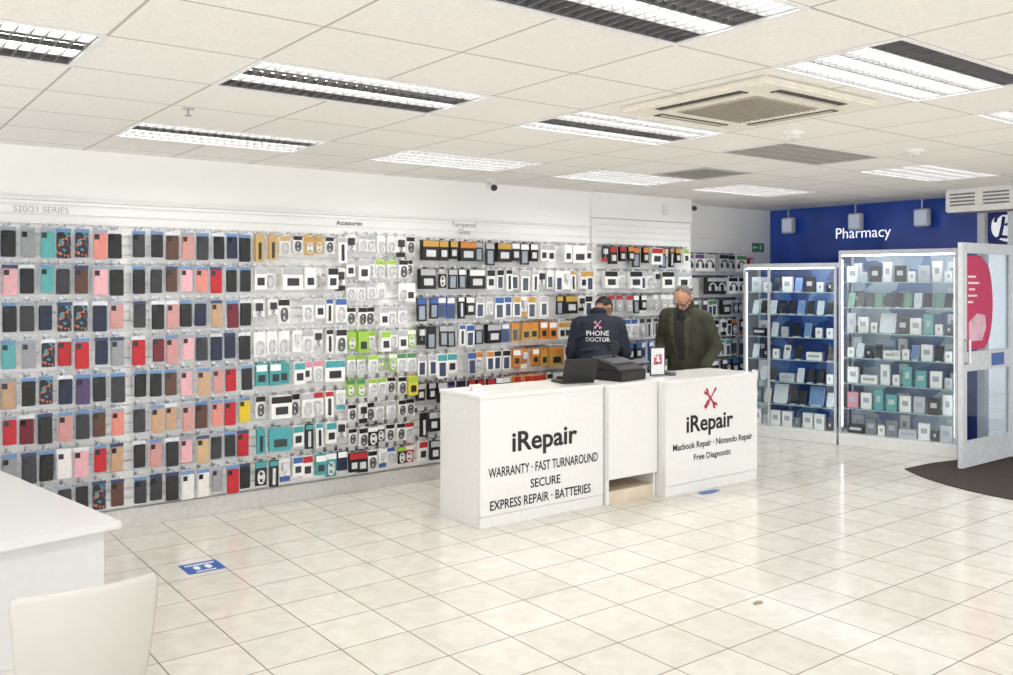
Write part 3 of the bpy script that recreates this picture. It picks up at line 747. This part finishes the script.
# ------------------------------------------------------------------ table and chair in the foreground
t = thing('display_table', 'white slab topped table at the left edge behind the chair', 'table', (1.0, 4.0, 0), R(9.5))
MB().box(-1.5,0,0,1.9,.715,.75).build('tabletop', M('table_white', (226,226,226), .25, var=.01), t, bevel=.004)
MB().box(-1.44,-.05,.05,1.85,0,.714).build('body', M('table_body', (222,222,223), .4, var=.02), t, bevel=.003)
t = thing('plastic_chair', 'white moulded plastic chair in front of the white table', 'chair', (.655, 3.2, 0))
cw = M('chair_plastic', (207,204,198), .28, var=.01)
def shell(fn, nu, nv, th):
    b = bmesh.new(); g = [[b.verts.new(fn(-1+2*i/nu, j/nv)) for i in range(nu+1)] for j in range(nv+1)]
    for j in range(nv):
        for i in range(nu): b.faces.new((g[j][i], g[j][i+1], g[j+1][i+1], g[j+1][i]))
    bmesh.ops.recalc_face_normals(b, faces=b.faces[:])
    bmesh.ops.solidify(b, geom=b.faces[:], thickness=th)
    m_ = MB(); m_.bm.free(); m_.bm = b; return m_
def bk(u, v):
    cr = max(0, abs(u)-.86)/.14
    top = 1-.075*(1-math.sqrt(max(0, 1-cr*cr)))
    vv = v*top
    return Vector((.22*u*(.86+.14*vv), -.185-.055*vv-.03*math.sin(vv*PI)*.7+.07*u*u, .44+.37*vv+.008*math.cos(u*PI/2)*vv))
shell(bk, 40, 18, .006).build('backrest', cw, t, smooth=True)
def st(u, v): return Vector((.2*u*(1.0+.08*v), -.17+.42*v, .45-.012*math.cos(u*PI/2)-.02*max(0,v-.8)*5*.3))
shell(st, 16, 12, .012).build('seat', cw, t, smooth=True)
for sx in (-1,1):
    for p0, p1 in (((.14*sx,-.12,.435),(.2*sx,-.2,0)), ((.14*sx,.17,.43),(.2*sx,.24,0))):
        MB().tube([p0,p1], [.016,.012], 12).build('leg', chrome, t, smooth=True)

# ------------------------------------------------------------------ people
def remesh(mb, name, mat, vox, it=4, parent=None):
    bmesh.ops.recalc_face_normals(mb.bm, faces=mb.bm.faces[:])
    me = bpy.data.meshes.new('tmp'); mb.bm.to_mesh(me); mb.bm.free()
    o = bpy.data.objects.new('tmp', me); C.objects.link(o)
    m = o.modifiers.new('r', 'REMESH'); m.mode = 'VOXEL'; m.voxel_size = vox
    s = o.modifiers.new('s', 'SMOOTH'); s.factor = .5; s.iterations = it
    dg = bpy.context.evaluated_depsgraph_get(); dg.update()
    r = bpy.data.meshes.new_from_object(o.evaluated_get(dg)); bpy.data.objects.remove(o)
    r.name = name; r.materials.clear(); r.materials.append(mat)
    for p in r.polygons: p.use_smooth = True
    return link(name, r, parent)
def person(label, loc, rz, bend, hp, hturn, hroll, arms, skin_m, hair_m, jacket_m, trouser_m, hairline, sc, loose=1.0, thick=1.03, lean=0):
    root = thing('person', label, 'person', loc, rz); root.scale = (sc,sc,sc)
    U = Matrix.Translation((0,0,.95)) @ Matrix.Rotation(lean, 4, 'Y') @ Matrix.Rotation(-bend, 4, 'X') @ Matrix.Translation((0,0,-.95))
    Hd = U @ Matrix.Translation((0,0,1.50)) @ Matrix.Rotation(hroll, 4, 'Y') @ Matrix.Rotation(hturn, 4, 'Z') @ Matrix.Rotation(-hp, 4, 'X') @ Matrix.Translation((0,0,-1.50))
    b = MB()
    b.loft([((0,0,.84),.12,.09),((0,0,.92),.165,.11),((0,0,1.0),.16,.105)])
    b.loft([((0,0,.92),.15,.10),((0,0,1.08),.14,.095),((0,.005,1.25),.17,.11),((0,0,1.38),.165,.095),((0,0,1.44),.09,.07)], U)
    b.capsule((-.15,0,1.40),(.15,0,1.40),.055,.055,U); b.capsule((0,-.01,1.42),(0,.0,1.52),.058,.052,U); b.capsule((0,0,1.49),(0,.015,1.56),.052,.05,Hd)
    for s in (-1,1):
        b.capsule((.09*s,0,.88),(.1*s,.01,.5),.088,.056); b.capsule((.1*s,.01,.5),(.1*s,-.015,.09),.054,.038)
        b.capsule((.1*s,-.04,.045),(.11*s,.15,.032),.04,.03)
        sh = Vector((.18*s,0,1.39)); el = Vector(arms[s][0]); wr_ = Vector(arms[s][1])
        b.capsule(sh, el, .05, .04, U); b.capsule(el, wr_, .04, .027, U)
        dv = (wr_-el).normalized(); side = dv.cross(Vector((1,0,0))).normalized()
        inn = Vector((-s,0,0))
        for k in range(-1,2): b.capsule(wr_+side*.008*k, wr_+dv*.085+side*.022*k, .017, .014, U, 8)
        for k, ln in enumerate((.058,.068,.063,.05)):
            base = wr_+dv*.085+side*(.033-.022*k); mid = base+dv*ln*.6+inn*.006; tip = mid+(dv*.6+inn*.8).normalized()*ln*.55
            b.capsule(base, mid, .0095, .0085, U, 8); b.capsule(mid, tip, .0085, .007, U, 8)
        tb = wr_+dv*.03+side*.028; tm = tb+(dv*.6+side*.6+inn*.4).normalized()*.038; tt = tm+(dv+inn*.5).normalized()*.03
        b.capsule(tb, tm, .012, .010, U, 8); b.capsule(tm, tt, .010, .008, U, 8)
    b.ell((0,-.005,1.63),(.076,.096,.098),Hd); b.ell((0,.03,1.575),(.058,.068,.075),Hd); b.ell((0,.066,1.53),(.03,.026,.022),Hd)
    b.capsule((0,.09,1.625),(0,.112,1.588),.009,.014,Hd,8); b.ell((0,.093,1.553),(.024,.012,.010),Hd)
    b.ell((0,.080,1.648),(.052,.014,.011),Hd)
    for s in (-1,1): b.ell((.078*s,-.005,1.605),(.011,.022,.032),Hd); b.ell((.035*s,.073,1.585),(.024,.022,.022),Hd)
    remesh(b, 'body', skin_m, .0065, 3, root)
    ew = M('eye_white', (232,230,226), .2); ir = M('iris_dark', (40,32,28), .2)
    for s in (-1,1):
        e = MB().ell((.031*s,.083,1.622),(.013,.010,.009),Hd,2).build('eye', ew, root, smooth=True)
        MB().ell((.031*s,.0915,1.621),(.006,.004,.006),Hd,2).build('iris', ir, e, smooth=True)
        MB().capsule((.015*s,.094,1.647),(.05*s,.084,1.649),.004,.003,Hd,8).build('eyebrow', hair_m, root, smooth=True)
    MB().capsule((-.02,.1035,1.553),(.02,.1035,1.553),.004,.004,Hd,8).build('mouth', M('lip', (150,84,78), .5), root, smooth=True)
    h = bmesh.new(); bmesh.ops.create_icosphere(h, subdivisions=5, radius=1)
    kill = []
    for v in h.verts:
        x, y, z = v.co
        low = -.72 if y < -.25 else (-.35 if y < .2 else .05)
        wob = .06*math.sin(x*17+y*11)+.05*math.sin(x*41)+.03*math.sin(x*67+z*31)
        hl = hairline-.25*abs(x)
        if z < low+wob or (y > .2 and z < hl+wob): kill.append(v)
    bmesh.ops.delete(h, geom=kill, context='VERTS')
    for v in h.verts:
        n = 1+.014*math.sin(v.co.x*23)*math.sin(v.co.z*19+v.co.y*27)+.012*math.sin(v.co.x*61+v.co.y*47)
        n *= thick
        v.co = Hd @ Vector((v.co.x*.0755*n, -.005+v.co.y*.0955*n, 1.630+v.co.z*.0975*n))
    bmesh.ops.recalc_face_normals(h, faces=h.faces[:]); bmesh.ops.solidify(h, geom=h.faces[:], thickness=.003)
    hm = MB(); hm.bm.free(); hm.bm = h; hm.build('hair', hair_m, root, smooth=True)
    j = MB(); q = loose
    j.loft([((0,0,.78),.195*q,.145*q),((0,0,.86),.20*q,.148*q),((0,0,1.0),.195*q,.145*q)], I4)
    j.loft([((0,0,.90),.198*q,.147*q),((0,0,1.08),.19*q,.138*q),((0,.0,1.25),.205*q,.148*q),((0,-.005,1.37),.20*q,.132*q),((0,-.005,1.45),.12,.09),((0,0,1.49),.075,.07)], U)
    j.capsule((-.165,0,1.385),(.165,0,1.385),.076,.076,U)
    for s in (-1,1):
        sh = Vector((.185*s,0,1.375)); el = Vector(arms[s][0]); wr_ = Vector(arms[s][1])
        j.capsule(sh, el, .078*q, .064*q, U); j.capsule(el, wr_, .064*q, .048*q, U)
        for k in range(3):
            c = sh.lerp(el, .3+.28*k); rr_ = (.081-.004*k)*q; j.ell(c, (rr_,rr_,.03), U, 2)
        c = el.lerp(wr_, .4); j.ell(c, (.064*q,.064*q,.03), U, 2)
    for k in range(4): j.ell((.05*(-1)**k,-.02,1.0+.075*k), (.165*q,.13*q,.03), U, 3)
    jk = remesh(j, 'jacket', jacket_m, .011, 3, root)
    col = MB()
    ring = [[U @ Vector((rr*1.05*math.cos(a*PI/12), rr*math.sin(a*PI/12)-.005, z)) for a in range(24)] for rr, z in ((.085,1.47),(.078,1.52),(.066,1.52),(.066,1.47))]
    col.rings(ring+[ring[0]], cap=False); bmesh.ops.remove_doubles(col.bm, verts=col.bm.verts[:], dist=.0005)
    col.build('collar', jacket_m, jk, smooth=True)
    tr = MB(); tr.loft([((0,0,.82),.17,.12),((0,0,.95),.178,.13),((0,0,.98),.165,.12)])
    for s in (-1,1):
        tr.capsule((.09*s,0,.86),(.1*s,.01,.5),.1,.075); tr.capsule((.1*s,.01,.5),(.1*s,-.01,.10),.075,.062)
    remesh(tr, 'trousers', trouser_m, .014, 3, root)
    for s in (-1,1):
        f = MB(); f.capsule((.1*s,-.045,.052),(.11*s,.16,.042),.05,.042)
        for v in f.bm.verts: v.co.z = max(v.co.z, .002)
        f.build('shoe', M('shoe_black', (28,26,26), .45), root, smooth=True)
    return root, jk, U, Hd
skin1 = M('skin_light', (204,150,124), .5, var=.06, scale=30); skin2 = M('skin_tan', (178,128,98), .5, var=.06, scale=30)
navj = M('jacket_navy', (24,30,48), .8, var=.25, scale=14, bump=.5); oliv = M('jacket_olive', (56,58,42), .75, var=.3, scale=12, bump=.7)
trs = M('trouser_dark', (36,38,46), .85, var=.2); hairk = M('hair_black', (20,18,18), .6, var=.3, scale=80); hairg = M('hair_grey', (118,112,106), .8, var=.4, scale=90)
p1, jk1, U1, H1 = person('person in a navy jacket with printed back, facing the wall behind the counter', (5.78, 6.18, 0), R(-40), R(24), R(42), R(-34), R(10),
    {-1:((-.25,.07,1.12),(-.17,.27,1.05)), 1:((.25,.07,1.12),(.17,.27,1.05))}, skin2, hairk, navj, trs, .5, 1.01, .97, 1.06)
p2, jk2, U2, H2 = person('person in an olive coat and glasses looking down at the counter', (6.83, 6.02, 0), R(110), R(15), R(34), R(2), R(-4),
    {-1:((-.27,-.03,1.10),(-.22,.15,.96)), 1:((.27,-.02,1.10),(.22,.15,.96))}, skin1, hairg, oliv, trs, .96, 1.04, 1.03, 1.015, R(-3))
def bvh(o):
    b = bmesh.new(); b.from_mesh(o.data); r = BVHTree.FromBMesh(b); b.free(); return r
bv1 = bvh(jk1); bv2 = bvh(jk2)
def wrap(me, cx, cz, name, bv=bv1, par=jk1, sgn=1, off=.007, cuts=3):
    b = bmesh.new(); b.from_mesh(me)
    bmesh.ops.triangulate(b, faces=b.faces[:]); bmesh.ops.subdivide_edges(b, edges=b.edges[:], cuts=cuts, use_grid_fill=True)
    for v in b.verts:
        x, z = v.co.x*sgn+cx, v.co.y+cz
        hit = bv.ray_cast(Vector((x, -1.5*sgn, z)), Vector((0,sgn,0)))
        v.co = Vector((x, (hit[0].y if hit[0] else -.1*sgn)-sgn*(off+abs(v.co.z)*.2), z))
    b.to_mesh(me); b.free()
    return link(name, me, par)
prw = M('print_white', (232,232,236), .6); prp = M('print_pink', (214,96,128), .6)
wrap(tools_icon(.046, prp), -.015, 1.345, 'tools_emblem')
wrap(textmesh('PHONE', .21, prw, .016), -.015, 1.268, 'lettering', off=.012); wrap(textmesh('DOCTOR', .22, prw, .016), -.015, 1.212, 'lettering', off=.012)
f = MB()
for s in (-1,1):
    f.tube([Vector((.034*s+.022*math.cos(a*PI/8), .104, 1.62+.017*math.sin(a*PI/8))) for a in range(17)], .0036, 6, H2)
    f.tube([(.056*s,.102,1.625),(.082*s,.0,1.618)], .003, 6, H2)
f.tube([(-.014,.106,1.622),(.014,.106,1.622)], .003, 6, H2)
f.build('glasses', black, p2)
f = MB(); f.loft([((0,.012,1.40),.07,.135),((0,.01,1.46),.07,.085),((0,.005,1.50),.064,.066)], U2); f.build('shirt', M('shirt_dark', (46,46,52), .8), p2, smooth=True)
sm = MB().poly([(-.07,.24),(.07,.24),(.045,-.2),(-.045,-.2)], 0, .001).mesh('sweater_front', M('shirt_dark', (46,46,52), .8))
wrap(sm, 0, 1.16, 'sweater_front', bv2, jk2, -1, .003, 7)
for s in (-1,1):
    lp = MB().poly([(s*.06,.25),(s*.115,.2),(s*.09,-.02),(s*.045,-.2),(s*.034,-.2)], 0, .012).mesh('lapel', M('lapel_olive', (72,74,54), .75, var=.25, scale=14))
    wrap(lp, 0, 1.16, 'lapel', bv2, jk2, -1, .007, 5)
